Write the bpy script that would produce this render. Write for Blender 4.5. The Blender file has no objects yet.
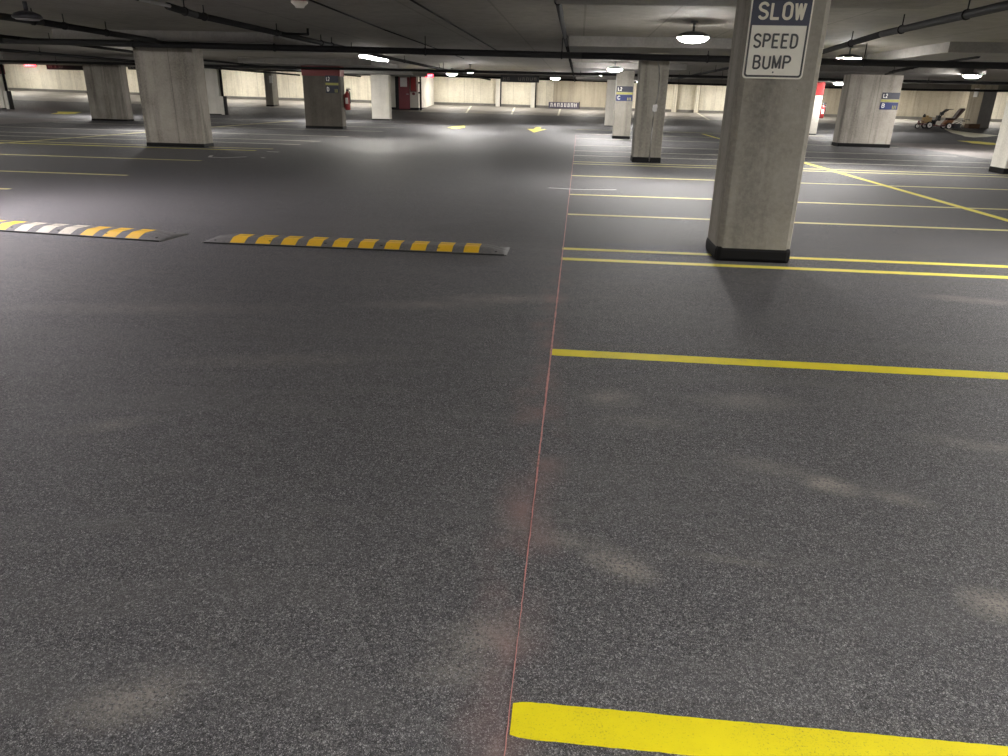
import bpy, bmesh, math, random
from mathutils import Vector, Matrix
random.seed(7)
S = bpy.context.scene
C = S.collection
ORD = ['first','second','third','fourth','fifth','sixth','seventh','eighth','ninth','tenth','eleventh','twelfth','thirteenth','fourteenth','fifteenth','sixteenth']

# ------------------------------------------------------------------ levels of the place (metres)
def interp(x, xs, ys):
    if x <= xs[0]: return ys[0]
    for i in range(1, len(xs)):
        if x <= xs[i]:
            t = (x-xs[i-1])/(xs[i]-xs[i-1]); return ys[i-1]+t*(ys[i]-ys[i-1])
    return ys[-1]
RX = [-45,-26,-6,0,7,30]; RV = [.97,.74,.66,.60,.57,.46]
def fz(X, Y): return interp(X, RX, RV)*min(max((Y-45)/12, 0), 1.2)       # floor climbs towards the far wall
BX = [-45,-34,-24,-13,-7,0,8,16,23,30]; BV = [3.02,2.92,2.81,2.60,2.53,2.50,2.38,2.30,2.36,2.48]
def beamz(X): return interp(X, BX, BV)
SLAB = 2.43
def cz(X, Y):
    t = min(max((Y-42)/10, 0), 1.0)
    return SLAB+(max(beamz(X)+.36, SLAB+.05)-SLAB)*t

# ------------------------------------------------------------------ material helpers
class NT:
    def __init__(s, name):
        s.m = bpy.data.materials.new(name); s.m.use_nodes = True
        s.t = s.m.node_tree; s.t.nodes.clear()
        s.out = s.n('ShaderNodeOutputMaterial'); s.b = s.n('ShaderNodeBsdfPrincipled')
        s.l(s.b.outputs[0], s.out.inputs[0])
    def n(s, t, **k):
        o = s.t.nodes.new(t)
        for a, v in k.items(): setattr(o, a, v)
        return o
    def l(s, a, b): s.t.links.new(a, b)
    def coord(s, scale=(1,1,1), loc=(0,0,0), rand=False):
        tc = s.n('ShaderNodeTexCoord'); mp = s.n('ShaderNodeMapping')
        s.l(tc.outputs['Object'], mp.inputs[0]); mp.inputs['Scale'].default_value = scale
        mp.inputs['Location'].default_value = loc
        if rand:
            oi = s.n('ShaderNodeObjectInfo'); mu = s.n('ShaderNodeVectorMath', operation='SCALE')
            cb = s.n('ShaderNodeCombineXYZ'); 
            for i in range(3): s.l(oi.outputs['Random'], cb.inputs[i])
            s.l(cb.outputs[0], mu.inputs[0]); mu.inputs['Scale'].default_value = 37.0
            s.l(mu.outputs[0], mp.inputs['Location'])
        return mp.outputs[0]
    def noise(s, vec, sc, det=3, rough=.5, dist=0):
        o = s.n('ShaderNodeTexNoise'); s.l(vec, o.inputs['Vector']); o.inputs['Scale'].default_value = sc
        o.inputs['Detail'].default_value = det; o.inputs['Roughness'].default_value = rough; o.inputs['Distortion'].default_value = dist
        return o.outputs['Fac']
    def ramp(s, fac, a, b, ca=(0,0,0,1), cb=(1,1,1,1)):
        o = s.n('ShaderNodeValToRGB'); s.l(fac, o.inputs[0])
        o.color_ramp.elements[0].position = a; o.color_ramp.elements[1].position = b
        o.color_ramp.elements[0].color = ca; o.color_ramp.elements[1].color = cb
        return o.outputs[0]
    def mix(s, fac, a, b, mode='MIX'):
        o = s.n('ShaderNodeMix', data_type='RGBA', blend_type=mode)
        for v, i in ((fac, 0), (a, 6), (b, 7)):
            if isinstance(v, (int, float)): o.inputs[i].default_value = v
            elif isinstance(v, tuple): o.inputs[i].default_value = v if len(v) == 4 else v+(1,)
            else: s.l(v, o.inputs[i])
        return o.outputs[2]
    def math(s, op, a, b=None, c=None, clamp=False):
        o = s.n('ShaderNodeMath', operation=op); o.use_clamp = clamp
        for i, v in enumerate((a, b, c)):
            if v is None: continue
            if isinstance(v, (int, float)): o.inputs[i].default_value = v
            else: s.l(v, o.inputs[i])
        return o.outputs[0]
    def bump(s, h, strength=.3, dist=.01):
        o = s.n('ShaderNodeBump'); s.l(h, o.inputs['Height']); o.inputs['Strength'].default_value = strength
        o.inputs['Distance'].default_value = dist; s.l(o.outputs[0], s.b.inputs['Normal'])
    def base(s, c, rough=.6, spec=.5, metal=0):
        if isinstance(c, tuple): s.b.inputs['Base Color'].default_value = c if len(c) == 4 else c+(1,)
        else: s.l(c, s.b.inputs['Base Color'])
        if isinstance(rough, float): s.b.inputs['Roughness'].default_value = rough
        else: s.l(rough, s.b.inputs['Roughness'])
        s.b.inputs['Specular IOR Level'].default_value = spec; s.b.inputs['Metallic'].default_value = metal

def plain(name, col, rough=.5, metal=0, var=.12, spec=.5, sc=14):
    t = NT(name); v = t.coord(rand=True); f = t.noise(v, sc, 4, .6)
    k = t.ramp(f, .3, .75, (1-var,)*3+(1,), (1+var*.5,)*3+(1,))
    t.base(t.mix(1.0, col+(1,), k, 'MULTIPLY'), rough, spec, metal)
    return t.m
def emit(name, col, strength):
    t = NT(name); t.base((.8,.8,.8), .4)
    t.b.inputs['Emission Color'].default_value = col+(1,); t.b.inputs['Emission Strength'].default_value = strength
    return t.m

def concrete(name, c1, c2, stain=.45, seam=0, scale=1.0, formwork=False):
    t = NT(name); v = t.coord(rand=True); vs = t.coord((2.3,2.3,.14), rand=True)
    big = t.noise(v, 1.6*scale, 5, .6); fine = t.noise(v, 26*scale, 4, .65); st = t.noise(vs, 1.5, 5, .6, .3)
    c = t.mix(t.ramp(big, .3, .7), c1, c2)
    c = t.mix(t.math('MULTIPLY', t.ramp(st, .47, .66), stain), c, tuple(x*.45 for x in c1), 'MIX')
    c = t.mix(t.math('MULTIPLY', t.ramp(fine, .35, .7), .35), c, tuple(min(1,x*1.3) for x in c2))
    pits = t.n('ShaderNodeTexVoronoi'); t.l(v, pits.inputs['Vector']); pits.inputs['Scale'].default_value = 9
    pm = t.ramp(pits.outputs['Distance'], .03, .06, (1,1,1,1), (0,0,0,1))
    c = t.mix(t.math('MULTIPLY', pm, .5), c, tuple(x*.3 for x in c1))
    if formwork:      # board marks of the wall's formwork
        sp = t.n('ShaderNodeSeparateXYZ'); tc = t.n('ShaderNodeTexCoord'); t.l(tc.outputs['Object'], sp.inputs[0])
        m = t.math('FRACT', t.math('DIVIDE', sp.outputs[0], 1.22))
        ln = t.math('LESS_THAN', m, .025)
        c = t.mix(t.math('MULTIPLY', ln, .35), c, tuple(x*.4 for x in c1))
    if seam:
        sp = t.n('ShaderNodeSeparateXYZ'); tc = t.n('ShaderNodeTexCoord'); t.l(tc.outputs['Object'], sp.inputs[0])
        ln = t.math('LESS_THAN', t.math('ABSOLUTE', t.math('SUBTRACT', sp.outputs[0], seam)), .006)
        c = t.mix(t.math('MULTIPLY', ln, .6), c, tuple(x*.3 for x in c1))
    t.base(c, .85, .3); t.bump(t.math('ADD', fine, t.math('MULTIPLY', pm, -1.0)), .35, .006)
    return t.m

# ---- the floor: dark asphalt coating with pale grains, scuffs, pink chalk dust and older surfaces at the edges
def floor_material():
    t = NT('asphalt_coating'); tc = t.n('ShaderNodeTexCoord'); P = tc.outputs['Object']
    sp = t.n('ShaderNodeSeparateXYZ'); t.l(P, sp.inputs[0]); X, Y = sp.outputs[0], sp.outputs[1]
    big = t.noise(P, .35, 4, .6); mid = t.noise(P, 2.2, 5, .65, .4); g1 = t.noise(P, 210, 2, .8); g2 = t.noise(P, 95, 3, .7)
    def grains(scale, lo, hi):
        v = t.n('ShaderNodeTexVoronoi'); t.l(P, v.inputs['Vector']); v.inputs['Scale'].default_value = scale
        sx = t.n('ShaderNodeSeparateColor'); t.l(v.outputs['Color'], sx.inputs[0])
        return t.ramp(sx.outputs[0], lo, hi), t.ramp(sx.outputs[1], .05, .75)
    c = t.mix(t.ramp(big, .3, .7), (.071,.070,.077,1), (.085,.084,.092,1))
    c = t.mix(t.ramp(mid, .35, .75), c, (.096,.094,.098,1))
    w1, d1 = grains(640, .86, .97); w2, d2 = grains(300, .92, .985); w3, d3 = grains(130, .965, .997)
    c = t.mix(1.0, c, t.mix(d1, (.30,.30,.30,1), (1.25,1.25,1.25,1)), 'MULTIPLY')
    c = t.mix(1.0, c, t.mix(d2, (.55,.55,.55,1), (1.2,1.2,1.2,1)), 'MULTIPLY')
    c = t.mix(t.math('MULTIPLY', w1, .75), c, (.46,.455,.45,1))
    c = t.mix(t.math('MULTIPLY', w2, .5), c, (.42,.415,.40,1))
    c = t.mix(t.math('MULTIPLY', w3, .22), c, (.42,.42,.41,1))
    n60 = t.noise(P, 55, 2, .6); n14 = t.noise(P, 15, 3, .7)
    c = t.mix(1.0, c, t.mix(t.ramp(n60, .35, .65), (.80,.80,.80,1), (1.2,1.2,1.2,1)), 'MULTIPLY')
    c = t.mix(1.0, c, t.mix(t.ramp(t.noise(P, 110, 2, .7), .36, .64), (.70,.70,.70,1), (1.32,1.32,1.32,1)), 'MULTIPLY')
    c = t.mix(1.0, c, t.mix(t.ramp(n14, .35, .65), (.88,.88,.88,1), (1.12,1.12,1.12,1)), 'MULTIPLY')
    # sweeping marks left by the coating broom
    wv = t.coord((.55,2.6,1), (0,0,0)); sw = t.noise(wv, 1.3, 5, .6, 1.2)
    c = t.mix(t.math('MULTIPLY', t.ramp(sw, .48, .68), .34), c, (.14,.137,.134,1))
    sp2 = t.noise(t.coord((1,1.5,1), (3.1,1.7,0)), 3.4, 6, .75, 1.0)
    c = t.mix(t.math('MULTIPLY', t.math('MULTIPLY', t.ramp(sp2, .58, .74), t.ramp(n60, .4, .6)), .4), c, (.22,.212,.20,1))
    # dusty scuffs: (x, y, half length, half width, angle, strength)
    sc = [(1.0,2.43,.085,.05,-.3,1.1),(1.22,2.36,.10,.04,-.35,.5),(.80,2.55,.16,.05,-.3,.35),(.20,1.84,.10,.05,-.5,.85),(.05,1.95,.2,.04,-.3,.4),(.54,1.91,.12,.018,-.1,.35),
          (1.24,1.79,.08,.06,.2,.9),(-.94,1.18,.13,.06,.5,.6),(-.17,1.48,.12,.07,.6,.5),(-.22,1.36,.1,.05,.3,.35),(-1.86,2.54,.16,.05,.5,.4),
          (-.45,4.83,.38,.10,.15,.6),(-.9,4.6,.4,.09,.2,.4),(2.91,5.4,.3,.08,-.2,.55),(1.75,2.86,.25,.05,-.2,.4),(.22,3.15,.12,.09,.1,.5),(.35,2.9,.2,.05,0,.3),
          (.85,3.2,.2,.08,.1,.45),(-1.5,3.4,.5,.08,.2,.3),(1.9,2.2,.2,.05,.1,.4),(-2.6,4.2,.7,.12,.15,.3)]
    n5 = t.noise(P, 9, 5, .7); acc = None
    for (x, y, a, b, an, k) in sc:
        mp = t.n('ShaderNodeMapping', vector_type='TEXTURE'); t.l(P, mp.inputs[0])
        mp.inputs['Location'].default_value = (x, y, 0); mp.inputs['Rotation'].default_value = (0, 0, an); mp.inputs['Scale'].default_value = (a*1.5, b*1.7, 50)
        ln = t.n('ShaderNodeVectorMath', operation='LENGTH'); t.l(mp.outputs[0], ln.inputs[0])
        v = t.math('MULTIPLY', t.math('SUBTRACT', 1.0, ln.outputs['Value'], clamp=True), k)
        acc = v if acc is None else t.math('MAXIMUM', acc, v)
    m = t.math('MULTIPLY', acc, t.ramp(t.math('MULTIPLY', n5, t.ramp(g2, .3, .55)), .15, .6), clamp=True)
    c = t.mix(t.math('MULTIPLY', m, 1.5, clamp=True), c, (.30,.275,.245,1))
    # pink chalk dust beside the snapped line
    dx = t.math('ABSOLUTE', t.math('ADD', X, t.math('ADD', .10, t.math('MULTIPLY', t.math('SUBTRACT', mid, .5), .25))))
    band = t.math('SUBTRACT', 1.0, t.math('DIVIDE', dx, .13), clamp=True)
    yr = t.math('MULTIPLY', t.math('DIVIDE', t.math('SUBTRACT', 7.5, Y), 3.0, clamp=True), t.ramp(t.noise(P, 3.2, 3, .6), .38, .68))
    c = t.mix(t.math('MULTIPLY', t.math('MULTIPLY', band, yr), .62), c, (.26,.165,.155,1))
    # older pale surface beyond the stalls and the concrete strip under the far wall
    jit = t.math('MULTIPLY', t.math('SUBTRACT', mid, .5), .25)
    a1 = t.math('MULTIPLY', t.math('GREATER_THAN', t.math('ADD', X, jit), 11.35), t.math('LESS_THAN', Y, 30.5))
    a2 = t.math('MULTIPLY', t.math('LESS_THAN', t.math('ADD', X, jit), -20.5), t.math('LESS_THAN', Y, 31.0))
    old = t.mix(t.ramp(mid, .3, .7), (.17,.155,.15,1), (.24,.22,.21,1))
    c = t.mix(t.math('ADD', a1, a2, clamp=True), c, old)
    a3 = t.math('GREATER_THAN', t.math('ADD', Y, jit), 49.9)
    st = t.mix(t.ramp(t.noise(t.coord((.4,1.6,1)), 2, 5, .65), .3, .7), (.20,.185,.165,1), (.32,.30,.265,1))
    c = t.mix(a3, c, st)
    t.base(c, t.math('MULTIPLY_ADD', mid, .2, .58), .38)
    t.bump(t.math('ADD', g2, g1), .5, .003)
    return t.m

def paint(name, col, wear=.3, fine=120):
    t = NT(name); P = t.coord(rand=True); g = t.noise(P, fine, 3, .7); b = t.noise(P, 5, 4, .6)
    k = t.math('MULTIPLY', t.ramp(t.math('ADD', t.math('MULTIPLY', g, .75), t.math('MULTIPLY', b, .25)), .56, .66), wear)
    c = t.mix(t.ramp(b, .3, .7), col+(1,), tuple(x*.88 for x in col)+(1,))
    c = t.mix(k, c, (.10,.095,.07,1)); t.base(c, .6, .4); t.bump(g, .5, .002)
    return t.m

M = {}
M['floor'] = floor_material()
M['pillar'] = concrete('column_concrete', (.215,.20,.172,1), (.315,.295,.255,1), .6)
M['pillar_seam'] = concrete('seamed_column_concrete', (.24,.22,.19,1), (.40,.37,.325,1), .95, seam=.12)
M['shaded_pillar'] = concrete('shaded_column_concrete', (.085,.076,.064,1), (.125,.112,.094,1), .5)  # darker copy of the column concrete, shade put into the colour
M['white_pillar'] = concrete('painted_white_concrete', (.60,.57,.50,1), (.74,.71,.64,1), .18)
M['wall'] = concrete('cream_wall_concrete', (.60,.55,.44,1), (.74,.70,.58,1), .30, scale=.5, formwork=True)
M['tan_wall'] = concrete('tan_wall_concrete', (.36,.32,.24,1), (.46,.41,.32,1), .5, scale=.5)
M['ceiling'] = concrete('slab_concrete', (.215,.203,.180,1), (.30,.282,.25,1), .15, scale=.3, formwork=True)
M['drop'] = concrete('drop_panel_concrete', (.17,.162,.152,1), (.23,.22,.205,1), .2)
M['beam'] = concrete('beam_concrete', (.14,.132,.12,1), (.20,.19,.17,1), .2)
M['black_paint'] = plain('black_rubber_base', (.004,.004,.0045), .6, sc=30, spec=.2)
M['pipe'] = plain('dark_pipe', (.008,.0075,.008), .75, 0, sc=8, spec=.25)
M['pipe_pale'] = plain('galvanised_conduit', (.30,.29,.28), .38, .6)
M['yellow_fresh'] = paint('fresh_yellow_paint', (.84,.72,.005), .5, 200)
M['yellow'] = paint('yellow_paint', (.86,.76,.13), .3)
M['yellow_old'] = paint('faded_yellow_paint', (.72,.66,.30), .4)
M['white_old'] = paint('faded_white_paint', (.66,.64,.52), .4)
M['cream_old'] = paint('faded_cream_paint', (.80,.76,.60), .35, 40)
M['chalk'] = paint('red_chalk', (.58,.27,.25), .8, 30)
M['chalk_white'] = paint('white_chalk', (.62,.60,.58), .6, 60)
M['rubber'] = plain('grey_rubber', (.16,.158,.157), .7, sc=60, var=.35)
M['bump_yellow'] = paint('speed_bump_yellow', (.93,.56,.03), .35, 60)
M['bump_white'] = paint('speed_bump_worn_white', (.60,.56,.46), .7, 60)
M['lens'] = emit('lamp_lens', (1.0,.965,.925), 225.0)
M['lens_wall'] = emit('lamp_lens_far', (1.0,.955,.89), 150.0)
M['lens_cool'] = emit('lamp_lens_rosy', (1.0,.92,.95), 200.0)
M['lens_strip'] = emit('strip_lens', (1.0,.96,.88), 60.0)
M['housing'] = plain('lamp_housing', (.12,.12,.12), .4, .3)
M['housing_dark'] = plain('unlit_lamp_housing', (.03,.03,.035), .4, .3)
M['sign_white'] = plain('sign_white', (.74,.71,.62), .45, var=.04)
M['sign_navy'] = plain('sign_navy', (.009,.013,.040), .4, var=.1)
M['sign_black'] = plain('sign_black', (.012,.012,.013), .4)
M['sign_letter_silver'] = plain('reflective_letters', (.66,.62,.50), .4, var=.04)
M['blue'] = plain('level_sign_blue', (.012,.024,.12), .4)
M['navy2'] = plain('level_sign_dark_blue', (.009,.012,.032), .4)
M['olive'] = plain('level_sign_yellow_green', (.38,.37,.09), .5)
M['red_paint'] = plain('red_wall_paint', (.34,.018,.016), .55)
M['red_dark'] = plain('dark_red_paint', (.17,.02,.02), .5)
M['red_bright'] = plain('red_enamel', (.24,.02,.02), .35)
M['red_door'] = plain('dark_red_door_paint', (.20,.024,.035), .45)
M['paper'] = plain('white_paper', (.80,.79,.76), .6, var=.03)
M['grey_sign'] = plain('dusty_lettering', (.20,.18,.15), .6)
M['exit_red'] = emit('exit_red', (1.0,.03,.07), 2.6)
M['exit_off'] = emit('exit_letters', (1.0,.45,.45), 3.2)
M['wheel_white'] = plain('white_wheel_disc', (.82,.80,.76), .4, var=.04)
M['tyre'] = plain('tyre_rubber', (.02,.02,.021), .7)
M['frame_maroon'] = plain('maroon_frame_enamel', (.23,.10,.105), .4)
M['engine_ochre'] = plain('ochre_engine_cover', (.40,.27,.12), .45)
M['seat_brown'] = plain('brown_seat_vinyl', (.06,.026,.022), .5)
M['metal_dark'] = plain('dark_steel', (.045,.045,.05), .4, .5)
M['metal_grey'] = plain('grey_steel', (.35,.34,.34), .4, .6)
M['brown_box'] = plain('brown_board', (.13,.075,.04), .8)
M['near_black'] = plain('near_black_fill', (.008,.008,.01), .7)

# ------------------------------------------------------------------ mesh helpers
def box(bm, x0, x1, y0, y1, z0, z1):
    vs = [bm.verts.new(p) for p in ((x0,y0,z0),(x1,y0,z0),(x1,y1,z0),(x0,y1,z0),(x0,y0,z1),(x1,y0,z1),(x1,y1,z1),(x0,y1,z1))]
    for f in ((0,3,2,1),(4,5,6,7),(0,1,5,4),(1,2,6,5),(2,3,7,6),(3,0,4,7)): bm.faces.new([vs[i] for i in f])
    return vs
def cyl(bm, a, b, r0, r1=None, n=16, cap=True):
    a, b = Vector(a), Vector(b); r1 = r0 if r1 is None else r1
    d = (b-a).normalized(); u = d.orthogonal().normalized(); w = d.cross(u)
    A = [bm.verts.new(a+(u*math.cos(2*math.pi*i/n)+w*math.sin(2*math.pi*i/n))*r0) for i in range(n)]
    B = [bm.verts.new(b+(u*math.cos(2*math.pi*i/n)+w*math.sin(2*math.pi*i/n))*r1) for i in range(n)]
    for i in range(n):
        f = bm.faces.new((A[i], A[(i+1)%n], B[(i+1)%n], B[i])); f.smooth = True
    if cap: bm.faces.new(A[::-1]); bm.faces.new(B)
def tube(bm, pts, r, n=12):
    for i in range(len(pts)-1): cyl(bm, pts[i], pts[i+1], r, n=n)
    for p in pts[1:-1]:
        bmesh.ops.create_icosphere(bm, subdivisions=2, radius=r*1.02, matrix=Matrix.Translation(p))
def lathe(bm, prof, n=32, c=(0,0,0)):          # profile (r, z)
    rings = [[bm.verts.new((c[0]+r*math.cos(2*math.pi*i/n), c[1]+r*math.sin(2*math.pi*i/n), c[2]+z)) for i in range(n)] for r, z in prof]
    for k in range(len(rings)-1):
        for i in range(n):
            f = bm.faces.new((rings[k][i], rings[k][(i+1)%n], rings[k+1][(i+1)%n], rings[k+1][i])); f.smooth = True
    bm.faces.new(rings[0][::-1]); bm.faces.new(rings[-1])
def prism(bm, poly, y0, y1):                    # polygon in xz, thickness along y
    A = [bm.verts.new((x, y0, z)) for x, z in poly]; B = [bm.verts.new((x, y1, z)) for x, z in poly]
    bm.faces.new(A); bm.faces.new(B[::-1]); n = len(poly)
    for i in range(n): bm.faces.new((A[i], B[i], B[(i+1)%n], A[(i+1)%n]))
def slabpoly(bm, poly, z0, z1, zf=None):        # polygon in xy
    zf = zf or (lambda x, y: 0)
    A = [bm.verts.new((x, y, zf(x,y)+z0)) for x, y in poly]; B = [bm.verts.new((x, y, zf(x,y)+z1)) for x, y in poly]
    bm.faces.new(A[::-1]); bm.faces.new(B); n = len(poly)
    for i in range(n): bm.faces.new((A[i], A[(i+1)%n], B[(i+1)%n], B[i]))
def rrect(x0, x1, z0, z1, r, n=6):
    out = []
    for cx, cz_, a0 in ((x1-r, z0+r, -90), (x1-r, z1-r, 0), (x0+r, z1-r, 90), (x0+r, z0+r, 180)):
        for i in range(n+1):
            a = math.radians(a0+90*i/n); out.append((cx+r*math.cos(a), cz_+r*math.sin(a)))
    return out
def obj(name, bm, mat, parent=None, bevel=0, recalc=True):
    if recalc: bmesh.ops.recalc_face_normals(bm, faces=bm.faces)
    me = bpy.data.meshes.new(name); bm.to_mesh(me); bm.free()
    o = bpy.data.objects.new(name, me); C.objects.link(o); me.materials.append(M[mat] if isinstance(mat, str) else mat)
    if parent: o.parent = parent
    if bevel:
        b = o.modifiers.new('bevel', 'BEVEL'); b.width = bevel; b.segments = 2; b.limit_method = 'ANGLE'
    return o
def B(): return bmesh.new()
def bxo(name, dims, mat, parent=None, bevel=0):
    bm = B(); box(bm, *dims); return obj(name, bm, mat, parent, bevel)
def tag(o, label, cat, group=None):
    o['label'] = label; o['category'] = cat
    if group: o['group'] = group
    return o
def thing(name, label, cat, loc=(0,0,0), group=None, rotz=0):
    o = bpy.data.objects.new(name, None); C.objects.link(o); o.location = loc; o.rotation_euler = (0,0,rotz)
    o.empty_display_size = .2
    return tag(o, label, cat, group)
def struct(o): o['kind'] = 'structure'; return o
def arc(cx, cy, rx, ry, a0, a1, n=10):
    return [(cx+rx*math.cos(math.radians(a0+(a1-a0)*i/n)), cy+ry*math.sin(math.radians(a0+(a1-a0)*i/n))) for i in range(n+1)]
GLYPH = {      # strokes in a cell 0.56 wide, 1 high
 'S': [arc(.28,.73,.27,.26,25,90)+arc(.28,.74,.27,.25,90,180,8)+[(.03,.66),(.12,.56),(.44,.44),(.54,.34)]+arc(.28,.26,.27,.26,0,-155,14)],
 'L': [[(.04,1),(.04,0),(.54,0)]], 'E': [[(.54,1),(.04,1),(.04,0),(.54,0)],[(.04,.52),(.46,.52)]],
 'O': [arc(.28,.74,.26,.26,0,180,14)+arc(.28,.26,.26,.26,180,360,14)+[(.54,.74)]],
 'W': [[(0,1),(.15,0),(.30,.92),(.45,0),(.60,1)]], 'M': [[(.02,0),(.02,1),(.30,.12),(.58,1),(.58,0)]],
 'P': [[(.04,0),(.04,1),(.30,1)]+arc(.30,.76,.24,.24,90,-90,12)+[(.04,.52)]],
 'B': [[(.04,0),(.04,1),(.29,1)]+arc(.29,.77,.22,.23,90,-90,12)+[(.04,.54)],[(.29,.54)]+arc(.29,.27,.25,.27,90,-90,12)+[(.04,0)]],
 'D': [[(.04,0),(.04,1),(.24,1)]+arc(.24,.70,.30,.30,90,0,8)+arc(.24,.30,.30,.30,0,-90,8)+[(.04,0)]],
 'U': [[(.03,1),(.03,.26)]+arc(.28,.26,.25,.26,180,360,14)+[(.53,1)]],
 'C': [arc(.28,.74,.26,.26,20,180,12)+arc(.28,.26,.26,.26,180,340,12)],
 'X': [[(.0,0),(.54,1)],[(0,1),(.54,0)]], 'I': [[(.06,0),(.06,1)]], 'T': [[(.28,0),(.28,1)],[(0,1),(.56,1)]],
 '2': [arc(.28,.72,.25,.28,165,-20,12)+[(.40,.46),(.04,0),(.54,0)]],
}
ADV = {'W':.60,'M':.60,'I':.12}
def text(name, s, h, w, mat, parent, loc, bold=.15, depth=.0012):
    """painted lettering in the xz plane facing -y, centred on loc, h high and w wide; bold = stroke in units of the height"""
    gap = .24; tot = sum(ADV.get(c,.56) for c in s)+gap*(len(s)-1); sx = w/(tot+bold); sz = h/(1+bold); r = bold/2*sz
    bm = B(); x = -tot/2; k_ = 0
    for c in s:
        for st_ in GLYPH[c]:
            pts = [((x+px)*sx+loc[0], (pz-.5)*sz+loc[2]) for px, pz in st_]
            for i in range(len(pts)-1):
                (ax, az), (bx2, bz2) = pts[i], pts[i+1]; L = math.hypot(bx2-ax, bz2-az)
                if L < 1e-7: continue
                nx, nz = -(bz2-az)/L*r, (bx2-ax)/L*r
                k_ += 1; prism(bm, [(ax-nx,az-nz),(bx2-nx,bz2-nz),(bx2+nx,bz2+nz),(ax+nx,az+nz)], loc[1]-depth-k_*2e-5, loc[1])
            for (qx, qz) in pts[1:-1]:
                k_ += 1
                prism(bm, [(qx+r*math.cos(k*math.pi/5), qz+r*math.sin(k*math.pi/5)) for k in range(10)], loc[1]-depth-k_*2e-5, loc[1])
        x += ADV.get(c,.56)+gap
    return obj(name, bm, mat, parent)
def copy_tree(o, parent=None):
    c = o.copy(); C.objects.link(c); c.parent = parent
    for ch in o.children: copy_tree(ch, c)
    return c

# ------------------------------------------------------------------ room shell
xs = [-52,-48,-45,-40,-36,-32,-28,-26,-22,-18,-14,-10,-6,-3,0,3.5,7,11,15,19,23,27,30,34,38]
ys = [-14,-10,-5,0,5,10,15,20,25,30,35,40,42,45,48,51,52,54,57,57.6]
def sheet(name, zf, th, mat):
    bm = B(); top = {}; bot = {}
    for i, x in enumerate(xs):
        for j, y in enumerate(ys):
            z = zf(x, y); top[i,j] = bm.verts.new((x,y,z)); bot[i,j] = bm.verts.new((x,y,z+th))
    I, J = len(xs), len(ys)
    for i in range(I-1):
        for j in range(J-1):
            for d, fl in ((top, th > 0), (bot, th < 0)):
                q = [d[i,j], d[i+1,j], d[i+1,j+1], d[i,j+1]]; bm.faces.new(q)
    for i in range(I-1):
        for j in (0, J-1): bm.faces.new((top[i,j], top[i+1,j], bot[i+1,j], bot[i,j]))
    for j in range(J-1):
        for i in (0, I-1): bm.faces.new((top[i,j], top[i,j+1], bot[i,j+1], bot[i,j]))
    return obj(name, bm, mat)
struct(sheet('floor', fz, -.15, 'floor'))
struct(sheet('ceiling', cz, .2, 'ceiling'))
struct(bxo('wall_back', (-52,38,57,57.4,.0,3.6), 'wall'))
struct(bxo('wall_left', (-52.3,-48,-14,57.4,-.1,3.6), 'wall'))
struct(bxo('wall_right', (34,38,-14,57.4,-.1,3.6), 'wall'))
struct(bxo('wall_front', (-52,38,-14.3,-14,-.1,3.6), 'wall'))
# stained tan stretch of the far wall on the right, a panel cast slightly proud
struct(bxo('wall_panel', (16.2,27.6,56.92,57.02,.3,3.0), 'tan_wall'))
struct(bxo('wall_panel', (-1.9,2.3,56.93,57.02,.4,3.0), 'tan_wall'))
# black strip along the foot of the far wall
bm = B()
for a in range(len(xs)-1):
    x0, x1 = xs[a], xs[a+1]
    v = [bm.verts.new((x, y, fz(x,57)+dz)) for x in (x0,x1) for y in (56.86,57.0) for dz in (-.02,.17)]
    for f in ((0,1,5,4),(2,6,7,3),(1,3,7,5),(0,4,6,2)): bm.faces.new([v[i] for i in f])
struct(obj('baseboard_back', bm, 'beam'))
# added downstand beam, hiding the lamps that wash the far wall
bm = B(); pts = [-48]+BX[0:]+[34]; pts = sorted(set(pts)); prev = None
for x in pts:
    ring = [bm.verts.new(p) for p in ((x,51.8,beamz(x)),(x,52.4,beamz(x)),(x,52.4,cz(x,52.2)+.05),(x,51.8,cz(x,52.2)+.05))]
    if prev:
        for k in range(4): bm.faces.new((prev[k], prev[(k+1)%4], ring[(k+1)%4], ring[k]))
    else: bm.faces.new(ring)
    prev = ring
bm.faces.new(prev)
struct(obj('trim_1', bm, 'beam'))
# white pilasters on the far wall
for i, (x, w) in enumerate([(-5.98,.30),(-3.40,.30),(6.86,.3),(8.44,.25)]):
    lab = ['bright white pilaster on the far wall, left of the hanging black sign\'s centre','bright white pilaster on the far wall under the right end of the hanging black sign',
           'slim pale pilaster on the far wall just right of the conduit pillar','slim pale pilaster on the far wall nearest the sign pillar'][i]
    t = thing('wall_pilaster', lab, 'pilaster', (x, 56.75, fz(x,57)), 'pilasters on the far wall')
    bm = B(); box(bm, -w/2, w/2, -.1, .22, -.02, 2.0); obj('shaft', bm, 'white_pillar' if i < 2 else 'wall', t, .02)
    bm = B(); box(bm, w/2, w/2+.09, .06, .22, -.02, 2.0); obj('side_shade', bm, 'near_black' if i < 2 else 'tan_wall', t)  # strip colours in the shade beside the pilaster

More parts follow.
